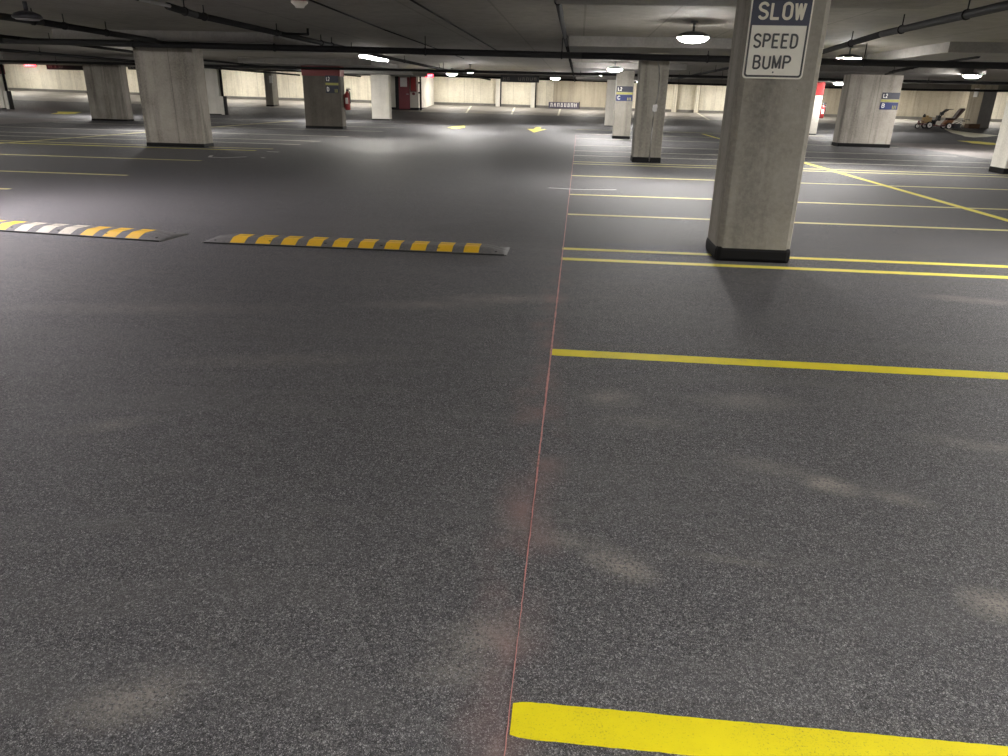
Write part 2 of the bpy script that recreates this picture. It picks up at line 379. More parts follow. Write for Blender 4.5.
# stair core in the distance with the red door
struct(bxo('wall_core', (-13.95,-10.78,51.3,56.9,.2,cz(-12,52)+.02), 'white_pillar', None, .02))
struct(bxo('baseboard_core', (-13.97,-10.76,51.27,56.9,.2,.5), 'near_black'))
dd = struct(bxo('door_1', (-12.10,-11.36,51.2,51.32,.40,2.40), 'red_door', None, .01))
bm = B(); cyl(bm, (-11.46,51.13,1.35), (-11.46,51.2,1.35), .03); cyl(bm, (-11.58,51.14,1.35), (-11.44,51.14,1.35), .018); obj('door_handle', bm, 'metal_grey', dd)
bxo('door_frame', (-12.34,-12.10,51.22,51.33,.40,2.43), 'near_black', dd)
tag(bxo('door_notice', (-11.98,-11.52,51.17,51.2,1.80,2.38), 'paper', None), 'white notice at the top of the dark red door', 'notice')
t = thing('fire_hose_cabinet', 'red fire hose cabinet on the white wall right of the dark red door', 'cabinet', (-11.08,51.2,1.5))
bm = B(); box(bm, -.2, .2, -.12, .098, 0, .95); obj('body', bm, 'red_dark', t, .02)
bm = B(); box(bm, -.15, .15, -.14, -.12, .08, .86); obj('door', bm, 'red_paint', t, .01)
bm = B(); cyl(bm, (0,-.1,-.12), (0,.1,-.12), .09); obj('bell', bm, 'red_dark', t)
t = thing('standpipe', 'dark vertical pipe at the corner of the stair core', 'pipe', (-10.60,51.15,.35))
bm = B(); cyl(bm, (0,0,-.05), (0,0,2.2), .06); obj('riser', bm, 'pipe', t)
for z in (1.1,1.72): bm = B(); cyl(bm, (0,0,z), (-.15,-.02,z), .05); obj('valve_branch', bm, 'pipe', t)

# ------------------------------------------------------------------ pillars
def pillar(x0, x1, y, d, mat, label, panel=None, band=.09, cham=.02, red=None, loc_z=0):
    cx, cy = (x0+x1)/2, y+d/2; w = (x1-x0)/2; top = cz(cx, cy)-loc_z
    t = thing('concrete_pillar', label, 'pillar', (cx, cy, loc_z), 'pillars holding up the garage ceiling')
    bm = B(); box(bm, -w, w, -d/2, d/2, -.03, top+.02); o = obj('shaft', bm, mat, t, cham)
    bm = B(); box(bm, -w-.008, w+.008, -d/2-.008, d/2+.008, -.02, band); obj('base_band', bm, 'black_paint', t, cham)
    if panel:
        bm = B(); box(bm, panel[0]-cx, panel[1]-cx, -d/2-1.75, d/2+1.75, (2.25 if loc_z == 0 else top-.18), top+.03); obj('drop_panel', bm, 'drop', t)
    return t
pillar(1.275,1.905,6.45,.55,'pillar','large grey concrete pillar carrying the slow speed bump sign',(-.3,3.5),.14,.045)
c2 = pillar(1.27,1.89,17.1,.6,'pillar','grey concrete pillar with a pale conduit and junction box, next behind the sign pillar',(-.26,3.55),.12)
pillar(1.27,1.88,27.55,.6,'pillar','grey pillar with the level and letter C sign, behind the conduit pillar',(-.26,3.4),.1)
pillar(1.40,2.05,40.3,.6,'white_pillar','white pillar with no sign, farthest in the row behind the sign pillar',(-.2,3.5),.04)
pillar(-10.42,-8.97,17.5,.5,'pillar_seam','wide seamed concrete pillar, nearest on the left side',(-11.1,-6.3),.09)
pillar(-20.45,-18.87,30.5,.5,'pillar_seam','wide concrete pillar farther off, left of the nearest left pillar',(-22.5,-16.6),.08)
l2 = pillar(-10.6,-9.12,29.0,.5,'shaded_pillar','grey pillar with red painted top and a fire extinguisher on its right side',(-12.3,-7.4),.1)
pillar(-11.0,-10.03,40.2,.5,'white_pillar','white pillar with no sign standing left of the dark red door',(-12.6,-8.4),.07)
l15 = pillar(-21.25,-20.35,42.2,.5,'white_pillar','white pillar with a low pale guard, seen just right of the nearest left pillar',None,.05)
pillar(8.78,10.46,26.5,.65,'pillar_seam','wide concrete pillar with the level and letter B sign on the right',(7.1,12.1),.12)
rw = pillar(10.15,10.97,36.3,.5,'white_pillar','white pillar with red painted top between sign pillar and letter B pillar',(8.4,12.7),.05)
pillar(9.16,9.95,17.0,.6,'white_pillar','pale pillar cut off by the right edge of the picture',(6.7,12.2),.12)
def fzl(x, y): return fz(x, y)
pillar(-21.32,-20.8,51.0,1.0,'pillar','slim far pillar with a small white sign, left of the red topped pillar',None,.1,.02,None,fzl(-21,51))
bp = pillar(24.30,25.05,49.4,1.7,'tan_wall','tan pillar with shade coloured onto its front, behind the ride-on line machine',None,.1,.02,None,fzl(24.6,49.4))
bxo('shaded_face', (-.376,.376,-.87,-.856,-.02,2.2), 'drop', bp)  # dark sheet standing in for shade on the pillar's front
stub = pillar(-34.6,-33.42,42.0,.6,'white_pillar','white pillar cut off by the left edge of the picture',None,.06)
# guards and pipes fixed to the left pillars
for nm, (x, y), lab in (('a',(-20.2,42.25),'pale pipe guard beside the white pillar right of the nearest left pillar'),('b',(-33.2,42.1),'pale pipe guard beside the white pillar at the left picture edge')):
    t = thing('pipe_guard', lab, 'pipe guard', (x, y, 0), 'pipe guards beside white pillars')
    bm = B(); box(bm, -.13, .06, -.1, .2, 0, .98); obj('guard', bm, 'white_pillar', t, .02)
    bm = B(); box(bm, .06, .15, -.06, .2, 0, 1.0); obj('guard_side', bm, 'near_black', t)
    bm = B(); cyl(bm, (-.02,.08,.9), (-.02,.08,2.43), .07); obj('riser', bm, 'pipe', t)
# painted red tops of three pillars
def redtop(t, z0, z1, m):
    sh = t.children[0]; w = max(v.co.x for v in sh.data.vertices); d = max(v.co.y for v in sh.data.vertices)
    bm = B(); box(bm, -w-.004, w+.004, -d-.004, d+.004, z0, z1); o = obj('red_top', bm, m, t); o['label'] = 'red painted top'
redtop(l2, 1.90, 2.25, 'red_dark'); redtop(rw, 1.70, 2.25, 'red_bright'); redtop(stub, 1.9, 2.4, 'red_dark')

# conduit on the second pillar
t = thing('electrical_conduit', 'pale conduit with junction box down the front of the second pillar', 'conduit', (1.64,17.08,0))
bm = B(); tube(bm, [Vector(p) for p in ((.0,0,.03),(.0,0,.9),(.02,0,1.12))], .012)
tube(bm, [Vector(p) for p in ((.03,0,1.2),(.06,0,1.5),(.06,0,1.8),(.02,0,2.0),(-.05,0,2.2))], .012); obj('tube', bm, 'pipe_pale', t)
bm = B(); box(bm, -.035, .065, -.035, .01, 1.08, 1.22); obj('junction_box', bm, 'pipe_pale', t, .006)

# ------------------------------------------------------------------ SLOW SPEED BUMP sign
t = thing('speed_bump_sign', 'navy and white metal sign reading SLOW SPEED BUMP on the large pillar', 'sign', (1.527,6.44,1.485))
W2, H2 = .235, .62
bm = B(); prism(bm, rrect(-W2, W2, 0, H2, .03), -.006, 0); obj('plate', bm, 'sign_white', t)
def frame(bm, o, i, y0, y1):
    n = len(o); A=[[bm.verts.new((x,y,z)) for x,z in P] for P in (o,i) for y in (y0,y1)]
    for k in range(n):
        j=(k+1)%n
        bm.faces.new((A[0][k],A[0][j],A[2][j],A[2][k])); bm.faces.new((A[1][k],A[1][j],A[3][j],A[3][k]))
        bm.faces.new((A[0][k],A[0][j],A[1][j],A[1][k])); bm.faces.new((A[2][k],A[2][j],A[3][j],A[3][k]))
bm = B(); frame(bm, rrect(-W2+.011, W2-.011, .011, H2-.011, .026), rrect(-W2+.026, W2-.026, .026, H2-.026, .014), -.0075, -.0058); obj('black_border', bm, 'sign_black', t)
bm = B(); prism(bm, rrect(-W2+.011, W2-.011, .385, H2-.011, .01), -.0078, -.0060); obj('navy_panel', bm, 'sign_navy', t)
text('lettering', 'SLOW', .128, .365, 'sign_letter_silver', t, (.004,-.0080,.487), .19)['label'] = 'silver letters SLOW'
text('lettering', 'SPEED', .108, .345, 'sign_black', t, (-.012,-.0062,.275), .165)['label'] = 'black letters SPEED'
text('lettering', 'BUMP', .106, .300, 'sign_black', t, (-.020,-.0062,.120), .165)['label'] = 'black letters BUMP'
for z in (.048,.59): bm = B(); cyl(bm, (0,-.006,z), (0,-.010,z), .0065); obj('bolt', bm, 'metal_dark', t)

# ------------------------------------------------------------------ level signs
def level_sign(x, y, z, w, letter, label, h=.5, mb='blue'):
    t = thing('level_sign', label, 'sign', (x, y, z), 'level signs on pillars')
    bm = B(); box(bm, -w/2, w/2, -.01, 0, h*.62, h); obj('upper_plate', bm, 'navy2', t)
    bm = B(); box(bm, -w/2, w/2, -.01, 0, h*.46, h*.58); obj('stripe', bm, 'olive', t)
    bm = B(); box(bm, -w/2, w/2, -.01, 0, 0, h*.42); obj('lower_plate', bm, mb, t)
    text('lettering', 'L2', h*.24, w*.26, 'paper', t, (-w*.3,-.011,h*.81), .2)
    text('lettering', letter, h*.27, w*.20, 'paper', t, (-w*.33,-.011,h*.22), .22)
    bm = B()
    for k in range(3): box(bm, w*.20+k*w*.09, w*.20+k*w*.09+w*.035, -.012, -.01, h*.04, h*.24)
    obj('tally_marks', bm, 'olive', t)
    return t
level_sign(1.575,27.54,1.27,.56,'C','blue level sign with letter C on the third pillar of the sign row',.48)
level_sign(10.16,26.49,1.2,.56,'B','blue level sign with letter B on the wide right pillar',.52)
t = level_sign(-9.44,28.99,1.30,.50,'D','faded blue level sign below the red band of the extinguisher pillar',.62,'navy2')
tag(bxo('pillar_placard', (-20.95,-20.72,50.97,51.0,1.84,2.3), 'paper'), 'small white placard on the slim far pillar', 'sign')
tag(bxo('pillar_placard', (24.26,24.29,50.0,50.5,1.95,2.45), 'paper'), 'white paper placard on the pillar behind the line machine', 'sign')

# hanging black signs with dusty lettering too small to read
def strokes(bm, x0, x1, z0, z1, y, n, seed, th=.16):
    r = random.Random(seed); p = (x1-x0)/n
    for i in range(n):
        if r.random() < .12: continue
        a = x0+i*p; s = r.uniform(-.2,.2)*p; w = p*th
        prism(bm, [(a+p*.15,z0),(a+p*.15+w,z0),(a+p*.15+w+s,z1),(a+p*.15+s,z1)], y-.01, y)
        prism(bm, [(a+p*.6,z0),(a+p*.6+w,z0),(a+p*.6+w-s,z1),(a+p*.6-s,z1)], y-.01, y)
        zz = r.choice((z0, (z0+z1)/2, z1-(z1-z0)*.18)); box(bm, a+p*.15, a+p*.68, y-.01, y, zz, zz+(z1-z0)*.16)
def hang_sign(x0, x1, y, z0, z1, lab, n, seed, mat='grey_sign', part=1.0):
    t = thing('hanging_sign', lab, 'sign', ((x0+x1)/2, y, z0), 'black signs hung from the ceiling'); w = (x1-x0)/2; h = z1-z0
    bm = B(); box(bm, -w, w, -.04, .04, 0, h); obj('board', bm, 'sign_black', t, .01)
    bm = B(); strokes(bm, -w*.9, -w*.9+2*w*.9*part, h*.25, h*.72, -.04, n, seed); obj('lettering', bm, mat, t)
    for s in (-.8,.8):
        bm = B(); cyl(bm, (w*s,0,h), (w*s,0,cz((x0+x1)/2,y)-z0+.02), .015, n=8); obj('hanger', bm, 'pipe', t)
hang_sign(-4.86,-2.50,47.6,2.17,2.56,'long black sign hung over the middle aisle in the distance',9,3)
hang_sign(-33.2,-30.8,46,2.28,2.72,'black sign hung left of the wide pillars on the left',7,5,part=.45)
hang_sign(-27.85,-27.25,46,2.38,2.57,'small black sign seen between the two wide left pillars',2,8)
# low banner of pale letters at the foot of the far wall
t = thing('wall_banner', 'low grey board of pale letters at the foot of the far wall', 'sign', (-1.1,56.8,fz(-1.1,57)))
bm = B(); box(bm, -1.12, 1.1, -.06, 0, .02, .44); obj('board', bm, plain('banner_grey', (.10,.09,.13), .6), t)
bm = B(); strokes(bm, -1.02, .98, .12, .38, -.06, 8, 21, .2); obj('lettering', bm, 'paper', t)
bm = B(); box(bm, 1.1, 1.16, -.12, 0, .02, .5); obj('end_post', bm, 'near_black', t)

# exit signs
for (x0, x1, y, z0, z1, lab) in ((-9.04,-8.55,45,2.28,2.46,'glowing red exit sign hung left of the middle aisle far away'),(-33.9,-33.2,45,2.40,2.56,'glowing red exit sign at the far left near the ceiling')):
    w = (x1-x0)/2; h = z1-z0
    t = thing('exit_sign', lab, 'exit sign', ((x0+x1)/2, y, z0), 'red exit signs')
    bm = B(); box(bm, -w, w, -.05, .05, 0, h); obj('case', bm, 'exit_red', t, .01)
    text('lettering', 'EXIT', h*.6, w*1.5, 'exit_off', t, (0,-.052,h*.5), .18)
    bm = B(); cyl(bm, (0,0,h), (0,0,cz(x0,y)-z0+.02), .02, n=8); obj('stem', bm, 'metal_dark', t)

# fire extinguishers
def extinguisher(x, y, z, lab, h=.8, sx=1):
    t = thing('fire_extinguisher', lab, 'fire extinguisher', (x, y, z), 'fire extinguishers on pillars')
    r = .105; bm = B(); lathe(bm, [(r*.9,0),(r,.03),(r,h*.66),(r*.8,h*.76),(r*.35,h*.83),(r*.3,h*.86)], 20); obj('cylinder', bm, 'red_bright', t)
    bm = B(); cyl(bm, (0,0,h*.85), (0,0,h*.93), .04); box(bm, -.03, .14, -.02, .02, h*.92, h*.96); box(bm, -.02, .12, -.02, .02, h*.98, h); obj('valve', bm, 'metal_dark', t)
    bm = B(); tube(bm, [Vector(p) for p in ((.05,-.02,h*.9),(.12,-.04,h*.8),(.125,-.04,h*.45),(.12,-.04,h*.3))], .018); obj('hose', bm, 'tyre', t)
    bm = B(); box(bm, -.05, .05, -r-.004, -r+.03, h*.28, h*.55); obj('label_plate', bm, 'paper', t)
    bm = B(); box(bm, -r-.03, -r+.01, -.04, .04, h*.1, h*.7); obj('bracket', bm, 'red_dark', t)
extinguisher(-8.98,29.35,.70,'red fire extinguisher on the right side of the red topped pillar')
extinguisher(11.13,36.55,.72,'red fire extinguisher on the white pillar behind the sign pillar',.68)

# ------------------------------------------------------------------ ceiling services
def pipe_run(pts, r, lab, mat='pipe', hangers=(), name='ceiling_pipe', cat='pipe'):
    o = Vector(pts[0]); t = thing(name, lab, cat, o, 'pipes under the ceiling')
    bm = B(); tube(bm, [Vector(p)-o for p in pts], r, 14); obj('pipe_body', bm, mat, t)
    for k in hangers:
        for i in range(len(pts)-1):
            a, b = Vector(pts[i]), Vector(pts[i+1]); L = (b-a).length
            if k <= L: break
            k -= L
        p = a+(b-a)*(k/max(L, 1e-6)); top = cz(p.x, p.y)
        bm = B(); cyl(bm, p-o+Vector((0,0,r*.6)), Vector((p.x-o.x, p.y-o.y, top-o.z+.02)), .008, n=8)
        d = (b-a).normalized()*.015; cyl(bm, p-o-d, p-o+d, r*1.25, n=14); obj('hanger', bm, 'pipe', t)
    return t
pipe_run([(-24,16.0,2.23),(-12.4,16.0,2.20),(0,16.0,2.115),(8.1,16.0,2.075),(20,16,2.04)], .062, 'long black pipe crossing the whole ceiling from left to right', hangers=[2,5,8,11.3,14.5,17.6,20.8,23.6,26.5,29.5,32.5,36,40])
pipe_run([(-.28,2,2.31),(-.31,16,2.31),(-.33,49,2.31)], .036, 'dark pipe running down the middle of the aisle ceiling', hangers=[2,7,12,18,24,30])
pipe_run([(-5.33,2,2.30),(-5.33,9.95,2.30)], .02, 'pale thin pipe ahead of the dark aisle pipe at upper left', 'pipe_pale', [3.5,7.2])
pipe_run([(-5.36,9.95,2.30),(-5.42,10.8,2.28),(-5.45,20,2.27),(-5.45,47,2.27)], .045, 'dark pipe sloping down from upper left over the aisle', hangers=[.5,1.1,3.8,6.2,6.9,8.4,14,20])
pipe_run([(-5.41,13.9,2.28),(-4.95,14.0,2.28),(-4.95,14.0,2.38)], .022, 'short elbow branch on the dark aisle pipe')
pipe_run([(-8.5,3,2.25),(-8.6,12,2.25),(-8.9,16.5,2.23)], .05, 'dark pipe over the left stalls meeting the nearest left pillar', hangers=[2,6.2,8.8,9.6,10.9])
pipe_run([(-12.0,14,2.25),(-12.1,18,2.25),(-12.9,24,2.25),(-12.9,45,2.25)], .035, 'thin dark pipe left of the nearest left pillar', hangers=[3,9,15])
pipe_run([(-16.8,12,2.25),(-16.6,45,2.25)], .045, 'dark pipe over the far left stalls', hangers=[5,11,17,23])
pipe_run([(4.0,2,2.25),(4.2,11.7,2.25),(4.6,15.6,2.25),(4.9,20,2.25)], .045, 'dark pipe sloping down from the upper right corner', hangers=[7.2,9.0,11.5,14])
pipe_run([(4.36,20,2.25),(4.33,48,2.25)], .035, 'thin dark pipe seen between the first two pillars of the sign row', hangers=[3,6,9,12,15,18])
pipe_run([(7.7,16.2,2.25),(8.1,19.4,2.25),(9.5,25.5,2.25)], .04, 'dark pipe above the letter B pillar', hangers=[2,5,8])
pipe_run([(-3.2,2,2.34),(-3.35,9.3,2.36),(-3.55,14,2.38),(-3.6,24,2.38)], .011, 'thin conduit leading past the red alarm device', name='ceiling_conduit', cat='conduit')
pipe_run([(-2.15,2,2.40),(-2.15,21,2.40)], .012, 'thin conduit tight to the middle of the ceiling', name='ceiling_conduit', cat='conduit')
pipe_run([(-24,28.3,2.17),(8,28.3,2.13),(33,28.3,2.12)], .045, 'thin black pipe crossing behind the red topped pillar and letter C pillar', hangers=[4,9,19,24,29,36,42,50])
pipe_run([(-46,48.5,2.80),(-24,48.5,2.64),(-7,48.5,2.44),(8,48.5,2.30),(20,48.5,2.26),(32,48.5,2.36)], .06, 'black pipe crossing just before the far wall', hangers=[5,12,20,28,36,44,52,60])

t = thing('fire_alarm_strobe', 'small red alarm device with white bell under the ceiling', 'alarm', (-3.42,9.45,2.27))
bm = B(); box(bm, -.07, .07, -.05, .05, .05, .17); obj('red_body', bm, 'red_dark', t, .008)
bm = B(); lathe(bm, [(.05,-.02),(.06,.0),(.10,.035),(.10,.05)], 24); obj('bell', bm, 'sign_white', t)
bm = B(); cyl(bm, (0,0,.16), (0,0,.17), .06); obj('mount', bm, 'sign_white', t)

# ------------------------------------------------------------------ lamps
def lamp_proto(lens='lens'):
    t = thing('ceiling_lamp', 'x', 'ceiling lamp', (0,0,0), 'round ceiling lamps')
    bm = B(); R = .235
    lathe(bm, [(.04,-.075),(.12,-.068),(.18,-.05),(.222,-.02),(R,0),(R-.001,.010),(.231,.012)], 28); obj('lens', bm, lens, t)
    bm = B(); lathe(bm, [(.239,-.001),(.239,.014),(.225,.035),(.16,.065),(.10,.075)], 28); obj('housing', bm, 'housing', t)
    bm = B(); cyl(bm, (0,0,.07), (0,0,.24), .018, n=10); cyl(bm, (0,0,.20), (0,0,.24), .055, n=14); obj('stem', bm, 'housing', t)
    return t
lp = lamp_proto(); lpc = lamp_proto('lens_cool'); lpw = lamp_proto('lens_wall')
vis = [(1.66,12.25,'bright lamp over the stalls between the first two sign row pillars'),(5.5,16.9,'lit round lamp right of the sign pillar, largest on that side'),
 (1.08,25.2,'lit lamp just left of the conduit pillar'),(.76,29.6,'small lit lamp left of and beyond the letter C pillar\'s lamp'),(11.6,24.5,'glaring lamp at the far right near the tan pillar'),
 (-4.2,29.6,'lit lamp over the middle aisle, nearer of the two small ones'),(-5.65,34.1,'small lit lamp over the middle aisle left of its neighbour'),(11.5,36.0,'small lit lamp between the sign pillar and the letter B pillar')]
off = [(-6.6,7.2),(5.2,5.6),(1.2,-1.6),(-6.5,-.5),(4.6,-1.2),(-12.5,4),(11.5,5.5),(7.5,-3),(-14,10),(-1.2,37.5),(-14.5,13),(14.5,14.5),(-13.6,24.2),(-26,24),(-26,8),(-31,35),(-38,38),(26,38.5),(21,30),(-12.6,37),(-22.9,35.2),(3.2,41.5),(15.2,42)]  # after the rosy one, mostly unseen lamps added to fill in light
wl = [(-42,54.6),(-36,54.6),(-30,54.6),(-25,54.6),(-20,54.6),(-15.8,54.6),(-8.8,54.6),(-4.6,54.6),(.4,54.6),(5.2,54.6),(10,54.6),(15.5,54.6),(21.5,54.6),(28,54.6)]  # added row, kept out of view, brightening the far wall
first = True
def put(src, x, y, z, lab, used):
    o = src if not used else copy_tree(src)
    o.location = (x, y, z); o['label'] = lab; return o
u = False
for x, y, lab in vis: put(lp, x, y, 2.205, lab, u); u = True
for i, (x, y) in enumerate(off[1:]):
    put(lp, x, y, 2.205, 'round ceiling lamp added as fill light, mostly out of view', True)
put(lpc, off[0][0], off[0][1], 2.205, 'rosy lamp just above the upper left of the picture', False)
for i, (x, y) in enumerate(wl):
    o = put(lpw, x, y, cz(x, y)-.24, 'round lamp added behind the beam to brighten the far wall', i > 0); o['group'] = 'added lamps washing the far wall'
# strip lamp over the aisle and the unlit fixture upper left
t = thing('strip_lamp', 'narrow lit strip lamp over the aisle right of the extinguisher pillar', 'ceiling lamp', (-5.85,21.9,2.235))
bm = B(); box(bm, -.10, .10, -1.2, 1.2, -.02, .03); obj('lens', bm, 'lens_strip', t, .015)
bm = B(); box(bm, -.12, .12, -1.22, 1.22, .03, .08); obj('housing', bm, 'housing', t, .01)
bm = B(); cyl(bm, (0,-.8,.08), (0,-.8,.22), .01, n=8); cyl(bm, (0,.8,.08), (0,.8,.22), .01, n=8); obj('hanger', bm, 'pipe', t)
t = thing('unlit_lamp', 'dark unlit round fixture by the pipe at upper left', 'ceiling lamp', (-8.02,10.9,2.23))
bm = B(); lathe(bm, [(.16,-.03),(.19,-.02),(.20,0),(.17,.04),(.08,.075)], 24); obj('housing', bm, 'housing_dark', t)
bm = B(); lathe(bm, [(.10,-.045),(.15,-.04),(.162,-.03)], 24); obj('lens', bm, 'metal_grey', t)
bm = B(); cyl(bm, (0,0,.07), (0,0,.25), .03, n=10); obj('stem', bm, 'housing_dark', t)

# ------------------------------------------------------------------ painted lines
def line_x(x0, x1, y, w, mat, lab, group, rough=.0, dy=0):
    """stall line running across, edges slightly ragged"""
    n = max(8, int((x1-x0)/(.02 if rough else .8))); bm = B(); r = random.Random(int(y*97)+int(x0*7)); rows = []
    for i in range(n+1):
        x = x0+(x1-x0)*i/n; yy = y+dy*(i/n); a = r.uniform(-rough, rough); b = r.uniform(-rough, rough)
        e = 0
        if rough and i < 2: e = (.007 if i == 0 else .002)
        z = fz(x, yy)
        rows.append([bm.verts.new((x, yy-w/2+a+e, z+.0015)), bm.verts.new((x, yy+w/2+b-e, z+.0015)), bm.verts.new((x, yy+w/2+b-e, z-.003)), bm.verts.new((x, yy-w/2+a+e, z-.003))])
    for i in range(n):
        for k in range(4): bm.faces.new((rows[i][k], rows[i+1][k], rows[i+1][(k+1)%4], rows[i][(k+1)%4]))
    bm.faces.new(rows[0]); bm.faces.new(rows[-1][::-1])
    return tag(obj('stall_line', bm, mat), lab, 'painted line', group)
def line_y(x, y0, y1, w, mat, lab, x1=None, name='divider_line', group=None):
    x1 = x if x1 is None else x1; bm = B(); n = max(4, int((y1-y0)/2)); pr = None
    for i in range(n+1):
        y = y0+(y1-y0)*i/n; xx = x+(x1-x)*i/n; z = fz(xx, y)
        q = [bm.verts.new(p) for p in ((xx-w/2,y,z+.0028),(xx+w/2,y,z+.0028),(xx+w/2,y,z-.003),(xx-w/2,y,z-.003))]
        if pr:
            for k in range(4): bm.faces.new((pr[k], q[k], q[(k+1)%4], pr[(k+1)%4]))
        else: bm.faces.new(q)
        pr = q
    bm.faces.new(pr[::-1])
    return tag(obj(name, bm, mat), lab, 'painted line', group)
GR, GL = 'stall lines right of the red chalk line', 'stall lines left of the aisle'
line_x(-.074, 3.2, 1.229, .103, 'yellow_fresh', 'broad bright yellow stall line, nearest in the picture', GR, .0011)
line_x(-.082, 5.4, 3.755, .105, 'yellow_fresh', 'bright yellow stall line, second nearest, in front of the sign pillar', GR, .002)
line_x(-.08, 10.9, 6.25, .10, 'yellow', 'yellow line passing just in front of the sign pillar base', GR, .002)
line_x(-.08, 10.9, 6.71, .10, 'yellow', 'yellow line running into the side of the sign pillar base', GR, .002)
right = [(8.87,'yellow_old'),(10.82,'yellow_old'),(13.6,'yellow_old'),(16.2,'yellow_old'),(16.75,'yellow_old'),(18.65,'white_old'),(20.4,'white_old'),(22.9,'white_old'),(27.0,'white_old'),(30.6,'white_old'),(35.0,'yellow_old')]
for i, (y, m) in enumerate(right):
    line_x(-.06, 10.95, y, .10, m, 'faded stall line on the right, %s beyond the sign pillar' % ORD[i], GR)
left = [(9.28,'yellow_old'),(11.3,'yellow_old'),(14.15,'yellow_old'),(17.15,'yellow'),(17.75,'yellow_old'),(19.6,'white_old'),(21.2,'white_old'),(23.9,'white_old'),(27.9,'white_old'),(31.5,'white_old'),(36.0,'white_old')]
for i, (y, m) in enumerate(left):
    x1 = -7.45
    if y in (17.15,): 
        line_x(-20.3, -7.5, y-.05, .10, m, 'faded stall line on the left, %s from the front, at the pillar base' % ORD[i], GL)
    else: line_x(-20.3, x1+{9.28:-.12,11.3:.32}.get(y, .1 if y < 25 else .2), y, .10, m, 'faded stall line on the left, %s from the front' % ORD[i], GL)
line_y(5.43, 4.0, 33.8, .115, 'yellow', 'long yellow line crossing the right hand stalls diagonally in view')
line_y(-13.75, 6.0, 36.0, .115, 'yellow_old', 'long faded yellow line behind the left pillars')
for i, (x0, x1, lab) in enumerate([(-7.95,-7.35,'pale stall line on the concrete strip left of the two pilasters'),(-4.7,-4.35,'pale stall line on the concrete strip between the two pilasters'),(-1.35,-1.3,'cream stall line on the concrete strip below the low banner'),(8.55,8.35,'white stall line at the far wall left of the sign pillar'),(22.9,23.0,'white stall line at the far wall behind the line machine')]):
    line_y(x1, 50.0, 56.6, .13, 'white_old', lab, x0, 'far_stall_line', 'stall lines along the far wall')
# red chalk line: a snapped thin ragged line
bm = B(); r = random.Random(4); pr = None; y = .85
while y < 30:
    k = 1.0 if y < 8 else .7
    w = (.0022+.0015*r.random())*(.35 if y < 1.7 else .6 if y < 2.3 else 1)*(1+(1.0 if 2.9 < y < 6.4 else .5 if y > 6.4 else 0)*r.random()); x = -.082+r.uniform(-.0009,.0009)+.0015*min(y,20)
    q = [bm.verts.new(p) for p in ((x-w,y,.0022),(x+w,y,.0022),(x+w,y,-.002),(x-w,y,-.002))]
    if pr:
        for j in range(4): bm.faces.new((pr[j], q[j], q[(j+1)%4], pr[(j+1)%4]))
    else: bm.faces.new(q)
    pr = q; y += .03 if y < 8 else .4
bm.faces.new(pr[::-1]); tag(obj('red_chalk_line', bm, 'chalk'), 'thin snapped red chalk line running up the middle of the floor', 'chalk line')
# chalk scribbles
def scribble(pts, w, lab):
    bm = B()
    for i in range(len(pts)-1):
        a, b = Vector(pts[i]), Vector(pts[i+1]); n = Vector((-(b-a).y, (b-a).x)).normalized()*w
        slabpoly(bm, [(a-n)[:2], (b-n)[:2], (b+n)[:2], (a+n)[:2]], -.002, .0025)
    tag(obj('chalk_mark', bm, 'chalk_white'), lab, 'chalk mark', 'chalk marks on the asphalt')
scribble([(-7.75,15.4),(-7.6,15.0),(-7.25,14.95),(-6.95,15.35)], .035, 'white chalk scribble in front of the nearest left pillar')
scribble([(-6.6,15.3),(-6.5,15.2)], .03, 'white chalk dab right of the scribble near the left pillar')
scribble([(-.4,11.55),(.1,11.45),(.65,11.6)], .018, 'pale chalk cross mark on the red line')
scribble([(-7.15,16.9),(-6.85,16.85)], .04, 'short white dash at the end of the yellow lines by the left pillar')

# floor arrows
def arrow(pts, lab, mat='yellow'):
    bm = B(); slabpoly(bm, pts, -.003, .003, fz); tag(obj('floor_arrow', bm, mat), lab, 'floor arrow', 'arrows painted on the floor')
arrow([(-1.98,36.2),(-1.72,36.2),(-1.66,34.3),(-1.38,34.2),(-1.74,30.6),(-2.24,34.0),(-1.96,34.2)], 'yellow arrow pointing at the viewer, right one in the middle aisle')
arrow([(-5.3,35.6),(-5.05,34.0),(-5.1,32.2),(-5.35,32.0),(-5.4,32.7),(-5.72,33.2),(-5.5,34.6)], 'yellow turning arrow, left one in the middle aisle')
arrow([(-28.9,40.2),(-27.6,40.4),(-26.1,37.6),(-26.1,36.8),(-26.9,36.9),(-27.6,38.4)], 'yellow arrow on the far left left of the wide pillars')
arrow([(16.1,34.0),(16.9,33.9),(16.9,32.6),(16.5,31.2),(15.9,30.9),(15.7,31.9),(16.0,32.9)], 'yellow arrow on the right beyond the stalls')
arrow([(21.9,48.2),(21.95,46.0),(22.35,45.1),(22.0,42.2),(20.0,39.5),(18.9,38.4),(19.0,39.4),(19.75,41.4),(20.9,45.0)], 'large faded cream arrow beside the ride-on line machine', 'cream_old')

